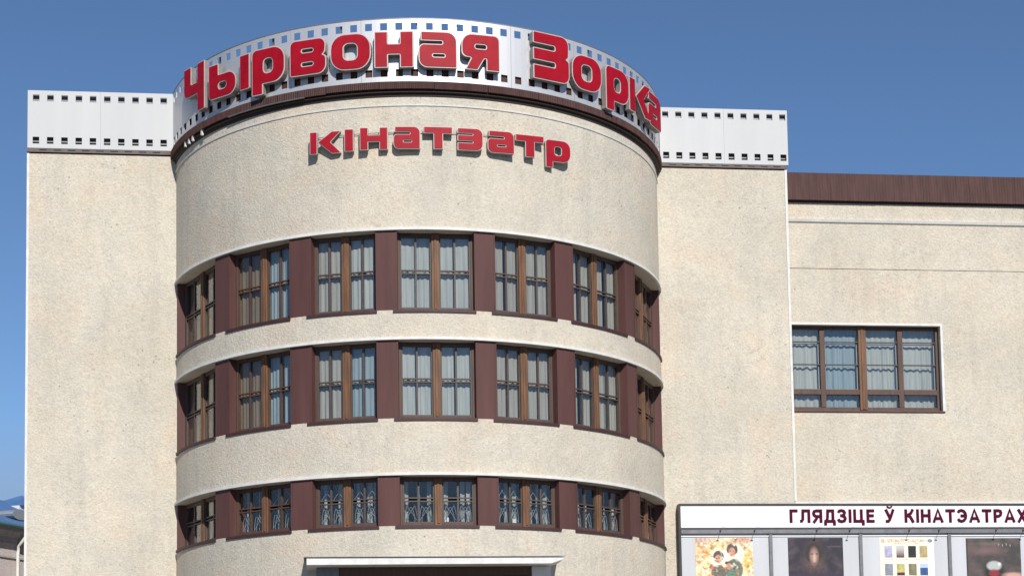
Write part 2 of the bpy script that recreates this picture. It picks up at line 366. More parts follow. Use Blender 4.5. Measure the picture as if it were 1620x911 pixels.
for ri, (zt, zb) in enumerate(rows):
    for wi, (a, b) in enumerate(wins):
        tcn = (a + b) / 2; half = (b - a) / 2; RC = 5.77
        rho = RC * math.cos(rad(half)); hw = RC * math.sin(rad(half)) + .015
        W = node('window', bld, (rho * math.sin(rad(tcn)), -rho * math.cos(rad(tcn)), 0), rad(tcn))
        rn = random.Random(ri * 10 + wi)
        z0 = zb + .015; z1 = zt - .004; H = z1 - z0
        fr = MB()
        for x0, x1 in ((-hw, -hw + .06), (hw - .06, hw)): fr.box(x0, x1, -.04, .05, z0, z1)
        fr.box(-hw + .06, hw - .06, -.038, .05, z0, z0 + .07).box(-hw + .06, hw - .06, -.038, .05, z1 - .06, z1)
        bevel(fr.build('frame', WOOD, W), .006)
        bevel(MB().box(-.085, .085, -.075, .05, z0 + .012, z1 - .006).box(-.03, .03, -.092, -.07, z0 + .05, z1 - .05).build('mullion', WOODLIGHT, W), .008)
        zm = z0 + H * (.5 if ri < 2 else .53)
        inner = hw - .06 - .085
        for sgn in (-1, 1):
            x0 = .085 if sgn > 0 else -hw + .06; x1 = x0 + inner; xm = (x0 + x1) / 2
            cs = MB()
            f = .028
            cs.box(x0, x0 + f, -.03, .03, z0 + .07, z1 - .06).box(x1 - f, x1, -.03, .03, z0 + .07, z1 - .06)
            cs.box(x0 + f, x1 - f, -.028, .03, z0 + .07, z0 + .07 + f).box(x0 + f, x1 - f, -.028, .03, z1 - .06 - f, z1 - .06)
            cs.box(xm - .02, xm + .02, -.027, .028, z0 + .07 + f, z1 - .06 - f)
            cs.box(x0 + f, x1 - f, -.034, .026, zm + .035, zm + .062).box(x0 + f, x1 - f, -.034, .026, zm - .035, zm - .008)
            cs.build('casement', GREYBAR if (wi not in (1, 6)) else WOOD, W)
            for px0, px1 in ((x0 + f, xm - .02), (xm + .02, x1 - f)):
                for pz0, pz1 in ((z0 + .07 + f, zm - .035), (zm - .008, zm + .035), (zm + .062, z1 - .06 - f)):
                    if pz1 - pz0 < .1: continue
                    p = link('pane', pane_mesh(px1 - px0, pz1 - pz0), W, ((px0 + px1) / 2, 0, pz0))
                    p.rotation_euler = (rn.uniform(-.008, .008), 0, rn.uniform(-.012, .012))
            if ri < 2:
                cm = curt[ri][wi]
                if sgn > 0 and (ri, wi) in sideb: cm = sideb[(ri, wi)]
                gap = rn.uniform(.0, .05)
                for q0, q1 in ((x0, xm - gap), (xm + gap, x1)):
                    curtain(q0 - .02, q1 + .0, z0, z1 + .02, .065 + rn.uniform(0, .02), ri*37 + wi*5 + sgn + int(q0*10)).build('curtain', cm, W)
            else:
                for q in (x0 + .05, xm + rn.uniform(-.05, .1), x1 - .14):
                    curtain(q, q + rn.uniform(.05, .12), z0 + .05, z1, .2, wi + int(q * 9), .02).build('curtain', CUR_W, W)
                g = MB()
                for px0, px1 in ((x0 + f, xm - .01), (xm + .01, x1 - f)):
                    cx = (px0 + px1) / 2; hw2 = (px1 - px0) / 2; zz0 = z0 + .12; zz1 = zm - .02; rr = .0065
                    for kk in (-1, 1):   # crossing arches
                        for sh in (0, .12):
                            pts = [(cx + kk * (hw2 * .9 * math.cos(tt)) * (1 - .35 * (sh > 0)), .07, zz0 - sh + (zz1 - zz0) * math.sin(tt)) for tt in [i * math.pi / 2 / 7 for i in range(8)]]
                            g.tube([p for p in pts if p[2] > z0 + .03], rr, 4)
                    g.tube([(px0 + .01, .07, zz0), (px1 - .01, .07, zz1)], rr, 4).tube([(px1 - .01, .075, zz0), (px0 + .01, .075, zz1)], rr, 4)
                    if wi in (2, 4, 1): g.tube([(px0 + .01, .07, zm + .08), (px1 - .01, .07, z1 - .1)], rr, 4).tube([(px1 - .01, .075, zm + .08), (px0 + .01, .075, z1 - .1)], rr, 4)
                g.build('grille', GRILLE, W)
        # sill in the drum's curve, written in the window's own frame
        sl = MB(); e0, e1 = (a - .9 if wi > 0 else a - .2), (b + .2 if wi < 6 else b + .2)
        e0 = max(e0, -78); e1 = min(e1, 78)
        prof = [(6.032, zb - .055), (6.032, zb + .006), (5.55, zb + .045), (5.55, zb - .055)]
        sl.sector(prof, e0, e1, 2)
        rz = rad(tcn); P0 = Vector((rho * math.sin(rz), -rho * math.cos(rz), 0)); R = Matrix.Rotation(-rz, 3, 'Z')
        sl.v = [tuple(R @ (Vector(p) - P0)) for p in sl.v]
        sl.build('sill', SILL, W)
        if ri == 2 and wi in (3, 4):
            MB().box((.13 if wi == 3 else -.26), (.23 if wi == 3 else -.16), .09, .13, z0 + .1, z0 + .2).build('paper_notice', TRIM, W)

# --- hall to the right
HY = WY + .5
holes = (9.25, 13.2, 8.66, 10.86)
us = [9.05, 9.25, 13.22, 26]; zs = [G, 8.66, 10.86, 14.0]
plate(us, zs, lambda i, j: i == 1 and j == 1, lambda u, z, d: (u, d, z), HY, HY + .4).build('hall_wall', STUCCO2, bld)
MB().box(9.3, 26, HY + .75, 18, G, 13.9).build('hall_body', ROOM, bld)
MB().box(9.1, 26, HY + .3, 18, 13.95, 14.6).build('hall_roof', DARKBROWN, bld)
# ribbed fascia panels
x = 9.2
while x < 24.5:
    wdt = 1.22; n = 34; vs = []; dz = rnd.uniform(-.006, .006); dr = rnd.uniform(-.008, .006)
    for back in (0, 1):
        for i in range(n + 1):
            xx = x + .002 + (wdt - .004) * i / n
            y = HY - .13 + dr + (.007 if i % 2 else 0) if not back else HY - .06
            vs += [(xx, y, 14.03 + dz), (xx, y + .05 if not back else y, 14.745 + dz * .5)]
    o2 = 2 * (n + 1); fs = []
    for i in range(n):
        fs += [(2*i, 2*i+2, 2*i+3, 2*i+1), (o2+2*i, o2+2*i+1, o2+2*i+3, o2+2*i+2), (2*i, o2+2*i, o2+2*i+2, 2*i+2), (2*i+1, 2*i+3, o2+2*i+3, o2+2*i+1)]
    fs += [(0, 1, o2+1, o2), (2*n, o2+2*n, o2+2*n+1, 2*n+1)]
    MB().add(vs, fs).build('fascia_panel', BROWNMETAL, bld); x += wdt
MB().box(9.19, 24.6, HY - .05, HY + .3, 13.985, 14.72).build('fascia_core', DARKBROWN, bld)
MB().prism([(HY + .01, 13.465), (HY - .045, 13.49), (HY - .07, 13.55), (HY + .01, 13.58)], lambda a, b, d: (d, a, b), 9.17, 26).build('hall_moulding', TRIM, bld)
MB().box(9.17, 26, HY - .018, HY + .02, 12.295, 12.37).build('hall_string_course', STUCCO2, bld)
MB().box(9.17, 26, HY - .05, HY + .02, 6.27, 6.34).build('hall_moulding', TRIM, bld)
MB().box(13.212, 13.27, HY - .012, HY + .1, 8.66, 10.90).box(9.2, 13.211, HY - .012, HY + .1, 10.85, 10.905).build('window_surround', TRIM, bld)
# hall window
HW = node('window', bld, (0, HY + .2, 0))
m = MB(); X0, X1, Z0, Z1 = 9.24, 13.2, 8.69, 10.855
m.box(X0, X0 + .06, -.04, .06, Z0, Z1).box(X1 - .07, X1, -.04, .06, Z0, Z1).box(X0 + .06, X1 - .07, -.038, .06, Z1 - .08, Z1).box(X0 + .06, X1 - .07, -.038, .06, Z0, Z0 + .09)
bevel(m.build('frame', WOOD, HW), .006)
bevel(MB().box(11.10, 11.30, -.07, .06, Z0 + .01, Z1 - .01).box(11.165, 11.235, -.088, -.06, Z0 + .03, Z1 - .03).build('mullion', WOODLIGHT, HW), .008)
for a, b in ((10.096, 10.228), (12.132, 12.265)): bevel(MB().box(a, b, -.045, .06, Z0 + .09, Z1 - .08).build('mullion', WOOD, HW), .006)
spans = [(9.30, 10.096), (10.228, 11.10), (11.30, 12.132), (12.265, 13.13)]
for a, b in spans:
    MB().box(a, b, -.05, .06, 9.105, 9.235).build('transom', WOOD, HW)
    MB().box(a, b, -.03, .02, 10.44, 10.465).build('glazing_bar', GREYBAR, HW)
    MB().box(a, b, -.03, .02, 9.86, 9.885).build('glazing_bar', GREYBAR, HW)
    for q0, q1 in ((8.78, 9.105), (9.235, 9.86), (9.885, 10.44), (10.465, 10.775)):
        link('pane', pane_mesh(b - a, q1 - q0), HW, ((a + b) / 2, 0, q0))
    # inner light casement edges
    MB().box(a + .012, a + .035, .03, .05, 9.24, 10.42).box(b - .035, b - .012, .03, .05, 9.24, 10.42).box(a + .036, b - .036, .03, .05, 9.24, 9.262).box(a + .036, b - .036, .03, .05, 10.395, 10.42).build('inner_sash', GRILLE, HW)
for i, (a, b) in enumerate(spans):
    curtain(a - .06, b + .06, Z0, Z1, .12 + .01 * i, 50 + i, .02, .16).build('curtain', CUR_BL if i in (1,) else CUR_W, HW)
MB().prism([(-.24, 8.625), (-.24, 8.65), (.02, 8.69), (.02, 8.625)], lambda a, b, d: (d, a, b), 9.2, 13.26).build('sill', PLUM, HW)

# --- entrance canopy and portal
MB().prism([(-2.80, 4.235), (-2.80, 4.375), (2.56, 4.385), (2.56, 4.33), (2.30, 4.245)], lambda a, b, d: (a, d, b), -6.55, -5.0).build('entrance_canopy', TRIM, bld)
m = MB(); vs = []; fs = []; n = 24; rn = random.Random(5)
for i in range(n + 1):
    xx = -2.86 + 5.46 * i / n; h = 4.43 + .02 * math.sin(i * .9) + rn.uniform(-.008, .008)
    vs += [(xx, -6.58, 4.385), (xx, -6.58, 4.40), (xx, -5.9, h + .02), (xx, -5.0, h + .03)]
for i in range(n):
    for j in range(3): fs.append((4*i+j, 4*i+4+j, 4*i+5+j, 4*i+1+j))
m.add(vs, fs).build('canopy_flashing', STEEL, bld)
portal = node('entrance_portal', bld, (0, 0, 0))
m = MB().box(-2.13, -2.03, -6.0, -5.7, G, 4.23).box(1.85, 1.95, -6.0, -5.7, G, 4.23).box(-2.03, 1.85, -6.0, -5.7, 4.05, 4.23).box(-2.03, 1.85, -5.95, -5.7, 3.15, 3.3)
for xx in (-.75, .55): m.box(xx, xx + .09, -5.96, -5.7, G, 4.05)
m.build('door_frame', WOOD, portal)
MB().box(1.952, 2.36, -6.05, -5.3, G, 4.235).build('door_jamb', TRIM, portal)
MB().box(-2.60, -2.132, -6.02, -5.3, G, 4.235).build('door_jamb', STEEL, portal)
for a, b in ((-2.03, -.75), (-.66, .55), (.64, 1.85)):
    link('pane', MB().box(a, b, -5.83, -5.82, 3.3, 4.05).mesh('pane', GLASS), portal)
    dmb = MB().box(a + .02, a + .12, -5.88, -5.8, G + .05, 3.13).box(b - .12, b - .02, -5.88, -5.8, G + .05, 3.13).box(a + .12, b - .12, -5.88, -5.8, G + .05, G + .35).box(a + .12, b - .12, -5.88, -5.8, 3.0, 3.13)
    dmb.build('door', WOOD, portal)
    link('pane', MB().box(a + .12, b - .12, -5.845, -5.835, G + .35, 3.0).mesh('pane', GLASS), portal)
MB().box(-2.0, 1.85, -5.0, -4.9, G, 4.3).build('lobby_wall', ROOM, portal)
MB().box(-3.2, 3.0, -7.6, -5.2, G, G + .15).build('entrance_step', PAVING, bld)

# ------------------------------------------------------------------ film-strip signs
PITCH = .332; HWD = .152
ZS = [14.76, 14.867, 15.03, 15.902, 16.062, 16.165]
def film_flat(name, x0, x1, first, label, seam):
    t = thing(name, label, 'sign', loc=(x0, WY, 14.76)); fnp = lambda u, z, d: (u - x0, d - WY, z - 14.76)
    cuts = [(x0, seam - .0015), (seam + .0015, x1)]
    for a, b in cuts:
        us = [a]; hs = set()
        for i in range(10):
            h0 = first + i * PITCH; h1 = h0 + HWD
            if h0 > a and h1 < b: hs.add(len(us)); us += [h0, h1]
        us.append(b)
        plate(us, ZS, lambda i, j: i in hs and j in (1, 3), fnp, WY - .05, WY - .035).build('film_panel', FILMFLAT, t)
    MB().box(x0, x1, WY + .08, WY + .1, 14.76, 16.12, 0).build('backing_sheet', FILMGREY, t)
    MB().box(x0 + .02, x1 - .02, WY + .0, WY + .04, 15.88, 15.965).box(x0 + .02, x1 - .02, WY + .02, WY + .06, 14.93, 14.96).build('rail', STEEL, t)
    MB().box(x0, x0 + .015, WY - .034, WY + .1, 14.76, 16.16).box(x1 - .015, x1, WY - .034, WY + .1, 14.76, 16.16).build('side_return', FILMFLAT, t)
    br = MB().box(-.085, .085, -.062, .0, -.045, -.004).mesh('bracket', BLACKSTEEL)
    for i in range(9): link('bracket', br, t, (first + HWD / 2 + (i + .5) * PITCH - x0, 0, 0))
    for c in t.children:
        if c.name.startswith(('backing_sheet', 'rail', 'side_return')):
            c.location = (-x0, -WY, -14.76)
    return t
film_flat('film_strip_sign', -9.345, -5.93, -9.225, 'flat white film-strip sign with square perforations on the left wing roof edge', -7.644)
film_flat('film_strip_sign', 5.955, 9.22, 6.035, 'flat white film-strip sign with square perforations on the right wing roof edge', 7.59)
fr = thing('film_strip_sign', 'curved white film-strip sign standing round the top of the drum behind the red letters', 'sign', loc=(0, 0, 14.76))
R2 = 6.08; p = 3.12; hwid = 1.43; c0 = -.78
cen = [c0 + p * i for i in range(-24, 26)]
edges = [-78.6] + [c0 + p * (5 * j + .5) for j in range(-5, 5)] + [78.6]
for a, b in zip(edges[:-1], edges[1:]):
    us = [a + .03]; hs = set()
    for c in cen:
        if a < c - hwid/2 - .05 and c + hwid/2 + .05 < b: us += [c - p / 2 + .001] if c - p/2 > us[-1] + .1 else []; hs.add(len(us)); us += [c - hwid/2, c + hwid/2]
    us.append(b - .03)
    plate(us, [z - 14.76 for z in ZS], lambda i, j: i in hs and j in (1, 3), lambda u, z, d: pol(d, u, z), R2, R2 - .012).build('film_panel', FILM, fr)
for t in range(-76, 77, 8):
    tt = rad(t + .8)
    MB().box(-.02, .02, 0, .04, 0, 1.36).build('post', STEEL, fr).matrix_local = Matrix.Translation(((R2 - .06) * math.sin(tt), -(R2 - .06) * math.cos(tt), 0)) @ Matrix.Rotation(tt, 4, 'Z')
MB().sector([(R2 - .015, 1.392), (R2 + .006, 1.392), (R2 + .006, 1.41), (R2 - .015, 1.41)], -78.6, 78.6, 2).build('edge_trim', STEEL, fr)

# ------------------------------------------------------------------ lettering
def offset_poly(P, d):
    # P: list (x,y,r) counter-clockwise; moves every edge inwards by d
    n = len(P); out = []
    for i in range(n):
        x, y, r = P[i]; a = Vector((x - P[i-1][0], y - P[i-1][1])).normalized(); b = Vector((P[(i+1) % n][0] - x, P[(i+1) % n][1] - y)).normalized()
        na = Vector((-a.y, a.x)); nb = Vector((-b.y, b.x)); k = na + nb
        if k.length < 1e-4: k = na
        k = k / max(.35, (1 + na.dot(nb))) ; cross = a.x * b.y - a.y * b.x
        rr = r - d if cross > 0 else r + d
        out.append((x + k.x * d, y + k.y * d, max(rr, .004)))
    return out
def rounded(P, seg=6):
    n = len(P); out = []
    for i in range(n):
        p0 = Vector(P[i-1][:2]); p1 = Vector(P[i][:2]); p2 = Vector(P[(i+1) % n][:2]); r = P[i][2]
        u = (p0 - p1); v = (p2 - p1); lu, lv = u.length, v.length; u.normalize(); v.normalize()
        ang = u.angle(v, math.pi)
        if ang > 3.1: out.append(tuple(p1)); continue
        d = r / math.tan(ang / 2); d = min(d, lu * .49, lv * .49); r = d * math.tan(ang / 2)
        c = p1 + (u + v).normalized() * (r / math.sin(ang / 2)); s = p1 + u * d; e = p1 + v * d
        a0 = math.atan2(s.y - c.y, s.x - c.x); a1 = math.atan2(e.y - c.y, e.x - c.x); da = (a1 - a0 + math.pi) % (2 * math.pi) - math.pi
        for k in range(seg + 1):
            a = a0 + da * k / seg; out.append((c.x + r * math.cos(a), c.y + r * math.sin(a)))
    return out
def area(P): return sum(P[i-1][0] * P[i][1] - P[i][0] * P[i-1][1] for i in range(len(P))) / 2
def ccw(P): return P if area(P) > 0 else P[::-1]
def solid(mb, outer, holes, y0, y1, mi=0):
    # closed prism between y0 (front) and y1 (back); outline in x,z
    loops = [outer] + holes
    pts = [q for lp in loops for q in lp]; n = len(pts)
    tris = tessellate_polygon([[Vector((x, z, 0)) for x, z in lp] for lp in loops])
    vs = [(x, y0, z) for x, z in pts] + [(x, y1, z) for x, z in pts]
    fs = [tuple(t) for t in tris] + [tuple(i + n for i in t[::-1]) for t in tris]; o = 0
    for lp in loops:
        m = len(lp)
        for i in range(m): a = o + i; b = o + (i + 1) % m; fs.append((a, b, b + n, a + n))
        o += m
    mb.add(vs, fs, mi)
def R_(x0, z0, x1, z1, r=.0):
    r = r if isinstance(r, (tuple, list)) else (r,) * 4
    return [(x0, z0, r[0]), (x1, z0, r[1]), (x1, z1, r[2]), (x0, z1, r[3])]
def glyph(ch, W, H=1.0, D=.3):
    """outlines (in units of x-height) : list of (outer, [holes]); D = descender / ascender length"""
    s = .37
    if ch == 'н': return [([(0,0,.02),(s,0,.02),(s,.36,.02),(W-s,.36,.02),(W-s,0,.02),(W,0,.02),(W,1,.02),(W-s,1,.02),(W-s,.66,.02),(s,.66,.02),(s,1,.02),(0,1,.02)], [])]
    if ch == 'о': return [(R_(0,0,W,1,.40), [R_(W*.33,.28,W*.66,.73,.13)])]
    if ch == 'р': return [([(0,-D,.03),(s*.98,-D,.03),(s*.98,0,.02),(W,0,.38),(W,1,.38),(0,1,.16)], [R_(W*.36,.30,W*.63,.70,.12)])]
    if ch == 'в': return [([(0,0,.07),(W,0,.26),(W,.49,.2),(W*.90,.53,.02),(W*.97,.58,.14),(W,1,.26),(0,1,.16)], [R_(W*.33,.26,W*.64,.355,.045), R_(W*.33,.64,W*.64,.735,.045)])]
    if ch == 'ь': return [([(0,0,.12),(W,0,.30),(W,.68,.30),(W*.36,.68,.02),(W*.36,1,.02),(0,1,.02)], [R_(W*.36,.25,W*.64,.44,.09)])]
    if ch == 'ı': return [(R_(0,0,W,1,.03), [])]
    if ch == 'а': return [([(.0,.0,.24),(W,0,.06),(W,1,.28),(.06,1,.02),(.06,.745,.02),(W*.62,.745,.03),(W*.62,.655,.03),(0,.655,.16)], [R_(W*.37,.30,W*.68,.38,.035)])]
    if ch == 'я': return [([(W*.09,0,.03),(W*.42,0,.03),(W*.60,.33,.05),(W*.645,.33,.02),(W*.645,0,.02),(W,0,.03),(W,1,.16),(0,1,.30),(0,.36,.26),(W*.25,.34,.02)], [R_(W*.36,.60,W*.645,.715,.045)])]
    if ch == 'З': 
        h = H
        return [([(0,0,.02),(W,0,.22),(W,.49*h,.14),(W*.91,.52*h,.03),(W*.98,.56*h,.1),(W,h,.26),(0,h,.04),(0,.755*h,.02),(W*.60,.755*h,.045),(W*.60,.655*h,.045),(0,.655*h,.02),(0,.40*h,.02),(W*.60,.40*h,.045),(W*.60,.30*h,.045),(0,.30*h,.02)], [])]
    if ch == 'э': return [([(0,0,.02),(W,0,.30),(W,1,.30),(0,1,.05),(0,.76,.02),(W*.60,.76,.035),(W*.60,.69,.035),(0,.69,.02),(0,.42,.02),(W*.60,.42,.035),(W*.60,.34,.035),(0,.34,.02)], [])]
    if ch == 'Ч': 
        h = H
        return [([(W-s,0,.02),(W,0,.02),(W,h,.02),(W-s,h,.02),(W-s,.62*h,.02),(s,.62*h,.05),(s,h,.02),(0,h,.02),(0,.37*h,.22),(W-s,.37*h,.02)], [])]
    if ch == 'к': return [(R_(0,0,s*.92,1,.02), []), ([(W*.72,0,.03),(W,0,.06),(W,.06,.06),(W*.68,.52,.04),(W,.97,.05),(W,1,.03),(W*.72,1,.03),(s*.92+.02,.53,.03)], [])]
    if ch == 'т': return [([(W*.34,0,.02),(W*.67,0,.02),(W*.67,.70,.02),(W,.70,.02),(W,1,.02),(0,1,.02),(0,.70,.02),(W*.34,.70,.02)], [])]
def word_sign(t, items, face_r, depth, z0, xh, rim, part='letter', turn=1.0):
    for ch, a, b, H, D in items:
        tc_ = (a + b) / 2; width = math.radians(b - a) * face_r; mb = MB()
        if ch == 'ы':
            islands = []
            wa = width * .675; wb = width * .235
            islands += glyph('ь', wa / xh)
            for o_, h_ in glyph('ı', wb / xh): islands.append(([(x + (width - wb) / xh, z, r) for x, z, r in o_], h_))
        else: islands = glyph(ch, width / xh, H / xh, D / xh)
        sc_ = lambda P: [((x * xh) - width / 2, z * xh, r * xh) for x, z, r in P]
        for out, hol in islands:
            O = ccw(sc_(out)); Hs = [ccw(sc_(h)) for h in hol]
            solid(mb, rounded(O), [rounded(h) for h in Hs], 0, .012, 2)
            solid(mb, rounded(O), [rounded(h) for h in Hs], .0125, depth, 0)
            solid(mb, rounded(offset_poly(O, rim)), [rounded(offset_poly(h, -rim)) for h in Hs], -.012, .0 - .0005, 1)
        base_z = z0 if ch != 'Ч' else z0 - .04
        o = mb.build(part, [LETTERSIDE, LETTERRED, LETTERRIM], t)
        tt = rad(tc_); o.location = (face_r * math.sin(tt), -face_r * math.cos(tt), base_z); o.rotation_euler = (0, 0, tt * turn)
big = thing('sign_lettering', 'large red raised letters ЧЫРВОНАЯ ЗОРКА round the curved film strip', 'sign lettering')
word_sign(big, [('Ч', -61.9, -54.0, 1.12, 0), ('ы', -51.4, -39.7, 0, 0), ('р', -38.8, -30.9, 0, .235), ('в', -29.58, -21.7, 0, 0), ('о', -20.76, -12.53, 0, 0),
    ('н', -11.83, -4.05, 0, 0), ('а', -3.1, 4.56, 0, 0), ('я', 5.44, 13.28, 0, 0), ('З', 20.65, 29.2, 1.07, 0), ('о', 30.1, 38.1, 0, 0), ('р', 39.87, 47.4, 0, .235),
    ('к', 48.4, 57.4, 0, 0), ('а', 57.6, 65.0, 0, 0)], 6.25, .13, 15.0, .80, .022, turn=.93)
small = thing('sign_lettering', 'smaller red raised letters КІНАТЭАТР on the cream drum wall under the cornice', 'sign lettering')
word_sign(small, [('к', -25.6, -19.3, 0, 0), ('ı', -18.3, -16.45, 0, 0), ('н', -15.1, -9.47, 0, 0), ('а', -8.33, -2.94, 0, 0), ('т', -2.27, 3.56, 0, 0), ('э', 4.58, 9.78, 0, 0),
    ('а', 10.83, 16.41, 0, 0), ('т', 16.95, 23.1, 0, 0), ('р', 23.95, 29.6, 0, .135)], 6.15, .10, 13.24, .49, .013, turn=.6)
MB().sector([(6.03, 13.64), (6.042, 13.64), (6.042, 13.652), (6.03, 13.652)], -25, 29, 2).build('mounting_rail', STEEL, small)
m = MB()
for t in (-22, -17.4, -12, -5.5, .6, 7, 13.5, 20, 26): m.sector([(5.98, 13.5), (6.06, 13.5), (6.06, 13.53), (5.98, 13.53)], t - .15, t + .15, .5)
m.build('fixing_stud', STEEL, small)

# ------------------------------------------------------------------ billboard
BY = WY - .25
bb = thing('poster_board', 'long white cinema poster board with a maroon heading and grey-framed bays', 'billboard', loc=(6.2, BY, 3.1))
def bl(m, name, mt, **kw):
    m.v = [(x - 6.2, y - BY, z - 3.1) for x, y, z in m.v]; return m.build(name, mt, bb, **kw)
BX = 17.55
bl(MB().box(6.20, BX, BY + .02, BY + .22, 5.60, 6.20), 'header_box', BOARDWHITE)
bl(MB().box(6.17, BX + .03, BY - .012, BY + .24, 6.165, 6.205).box(6.165, 6.205, BY - .008, BY + .235, 3.06, 6.165).box(6.206, BX + .03, BY - .015, BY + .1, 5.565, 5.615), 'frame', BLACKSTEEL)
bl(MB().box(6.206, BX, BY - .03, BY + .08, 5.47, 5.564), 'lamp_rail', STEEL)
bl(MB().box(6.206, BX, BY + .0, BY + .22, 3.06, 3.14), 'bottom_rail', STEEL)
for i in range(5):
    a = 6.206 + (8.394 - 6.206) * 0 + (0 if i == 0 else (8.473 - 6.206) + (i - 1) * 2.265); b = 8.394 + i * 2.265
    bl(MB().box(a, b, BY + .055, BY + .07, 3.14, 5.47), 'bay_panel', BAYGREY)
    bl(MB().box(a, b, BY + .03, BY + .054, 5.40, 5.425), 'bay_trim', BOARDWHITE)
    if i < 4: bl(MB().box(b, b + .079, BY + .0, BY + .2, 3.14, 5.47), 'bay_mullion', STEEL)
T_ = .215; h_ = T_ / 2
STROKES = {
 'Г': (.62, [[(h_,0),(h_,1-h_),(.62,1-h_)]]), 'Л': (.77, [[(0,h_),(.13,h_+.02),(.21,.25),(.23,1-h_),(.68,1-h_),(.68,0)]]),
 'Я': (.75, [[(.66,0),(.66,1)],[(.66,1-h_),(.3,1-h_),(.15,.84),(.1,.71),(.15,.56),(.3,.47),(.66,.47)],[(.40,.47),(.30,.27),(.09,0)]]),
 'Д': (.85, [[(.17,h_),(.24,.35),(.27,1-h_),(.66,1-h_),(.66,h_)],[(0,h_),(.85,h_)],[(.085,h_),(.085,-.2)],[(.765,h_),(.765,-.2)]]),
 'З': (.68, [[(.06,.76),(.14,.88),(.3,.915),(.48,.87),(.55,.74),(.48,.59),(.34,.53),(.2,.53)],[(.34,.53),(.53,.45),(.59,.29),(.52,.14),(.31,.085),(.12,.13),(.05,.28)]]),
 'І': (.19, [[(h_,0),(h_,1)]]), 'Ц': (.84, [[(h_,1),(h_,h_),(.84,h_)],[(.62,1),(.62,h_)],[(.75,.17),(.75,-.2)]]),
 'Е': (.62, [[(.62,h_),(h_,h_),(h_,1-h_),(.61,1-h_)],[(h_,.52),(.57,.52)]]),
 'Ў': (.74, [[(.08,1),(.39,.36)],[(.68,1),(.38,.22),(.27,.1),(.07,.1)],[(.2,1.24),(.25,1.15),(.38,1.11),(.51,1.15),(.56,1.24)]]),
 'К': (.74, [[(h_,0),(h_,1)],[(.66,1),(.5,.70),(.2,.53)],[(.25,.55),(.46,.42),(.68,0)]]),
 'Н': (.74, [[(h_,0),(h_,1)],[(.65,0),(.65,1)],[(h_,.52),(.65,.52)]]), 'А': (.84, [[(.08,0),(.42,.97),(.76,0)],[(.22,.3),(.62,.3)]]),
 'Т': (.74, [[(.37,0),(.37,1)],[(0,1-h_),(.74,1-h_)]]),
 'Э': (.76, [[(.07,.74),(.16,.87),(.34,.915),(.53,.84),(.64,.68),(.67,.5),(.64,.32),(.53,.16),(.34,.085),(.16,.13),(.06,.28)],[(.26,.5),(.66,.5)]]),
 'Р': (.68, [[(h_,0),(h_,1)],[(h_,1-h_),(.38,1-h_),(.54,.85),(.58,.72),(.54,.56),(.38,.46),(h_,.46)]]), 'Х': (.74, [[(.08,1),(.66,0)],[(.66,1),(.08,0)]])}
def ribbon(mb, P, wd, X, y, S):
    P = [Vector(p) for p in P]; Lf = []; Rt = []
    for i, p in enumerate(P):
        a = (p - P[i-1]).normalized() if i else (P[1] - p).normalized(); b = (P[i+1] - p).normalized() if i < len(P) - 1 else a
        na = Vector((-a.y, a.x)); nb = Vector((-b.y, b.x)); k = (na + nb) / max(.5, 1 + na.dot(nb))
        Lf.append(p + k * wd / 2); Rt.append(p - k * wd / 2)
    n = len(P); vs = [(X + q.x * S, yy, q.y * S) for yy in (y, .012) for q in Lf + Rt]; fs = []
    for i in range(n - 1):
        a, b, c, d = i, i + 1, n + i + 1, n + i; m_ = 2 * n
        fs += [(a, b, c, d), (a + m_, d + m_, c + m_, b + m_), (a, a + m_, b + m_, b), (d, c, c + m_, d + m_)]
    fs += [(0, n, 3 * n, 2 * n), (n - 1, 3 * n - 1, 4 * n - 1, 2 * n - 1)]
    mb.add(vs, fs)
txt = 'ГЛЯДЗІЦЕ Ў КІНАТЭАТРАХ'; GAP = .17; SP = .62
nat = sum((SP if c == ' ' else STROKES[c][0] + GAP) for c in txt) - GAP; capw = (14.98 - 8.923) / nat; X = 8.923 - 6.2
print('heading scale', capw)
for c in txt:
    if c == ' ': X += SP * capw; continue
    wd, st = STROKES[c]; mb = MB()
    for q, P in enumerate(st): ribbon(mb, P, T_ if not (c == 'Ў' and q == 2) else .11, 0, .004 - .0012 * q, capw)
    mb.build('heading_letter', LETTERMAROON, bb, ).location = (X, .0, 5.735 - 3.1)
    X += (wd + GAP) * capw

# posters
def poster(label, x0, x1, ztop, paint, nx=110, H=1.98):
    ny = int(nx * H / (x1 - x0)); wd = x1 - x0; me = bpy.data.meshes.new('film_poster'); vs = []; fs = []; cols = []
    for j in range(ny + 1):
        for i in range(nx + 1):
            vs.append((i / nx * wd, 0, -j / ny * H)); cols.append(paint(i / nx, j / ny * H / wd))
    nb = len(vs)
    for j in range(ny):
        for i in range(nx): a = j * (nx + 1) + i; fs.append((a, a + nx + 1, a + nx + 2, a + 1))
    vs += [(0, .006, 0), (wd, .006, 0), (wd, .006, -H), (0, .006, -H)]; cols += [(.6, .6, .6)] * 4
    c0, c1, c2, c3 = 0, nx, nb - 1, nb - 1 - nx
    fs += [(nb, nb+1, nb+2, nb+3), (c0, c1, nb+1, nb), (c1, c2, nb+2, nb+1), (c2, c3, nb+3, nb+2), (c3, c0, nb, nb+3)]
    me.from_pydata(vs, [], fs); at = me.color_attributes.new('print', 'FLOAT_COLOR', 'POINT')
    for k, c in enumerate(cols): at.data[k].color = (*c, 1)
    me.materials.append(PRINT)
    o = link('film_poster', me, None, (x0, BY + .048, ztop)); o['label'] = label; o['category'] = 'poster'; o['group'] = 'posters in the poster board'
    return o
from mathutils import noise as mn
def nz(x, y, s, k=0): return mn.fractal(Vector((x * s, y * s, k)), .9, 2, 4) * .5 + .5
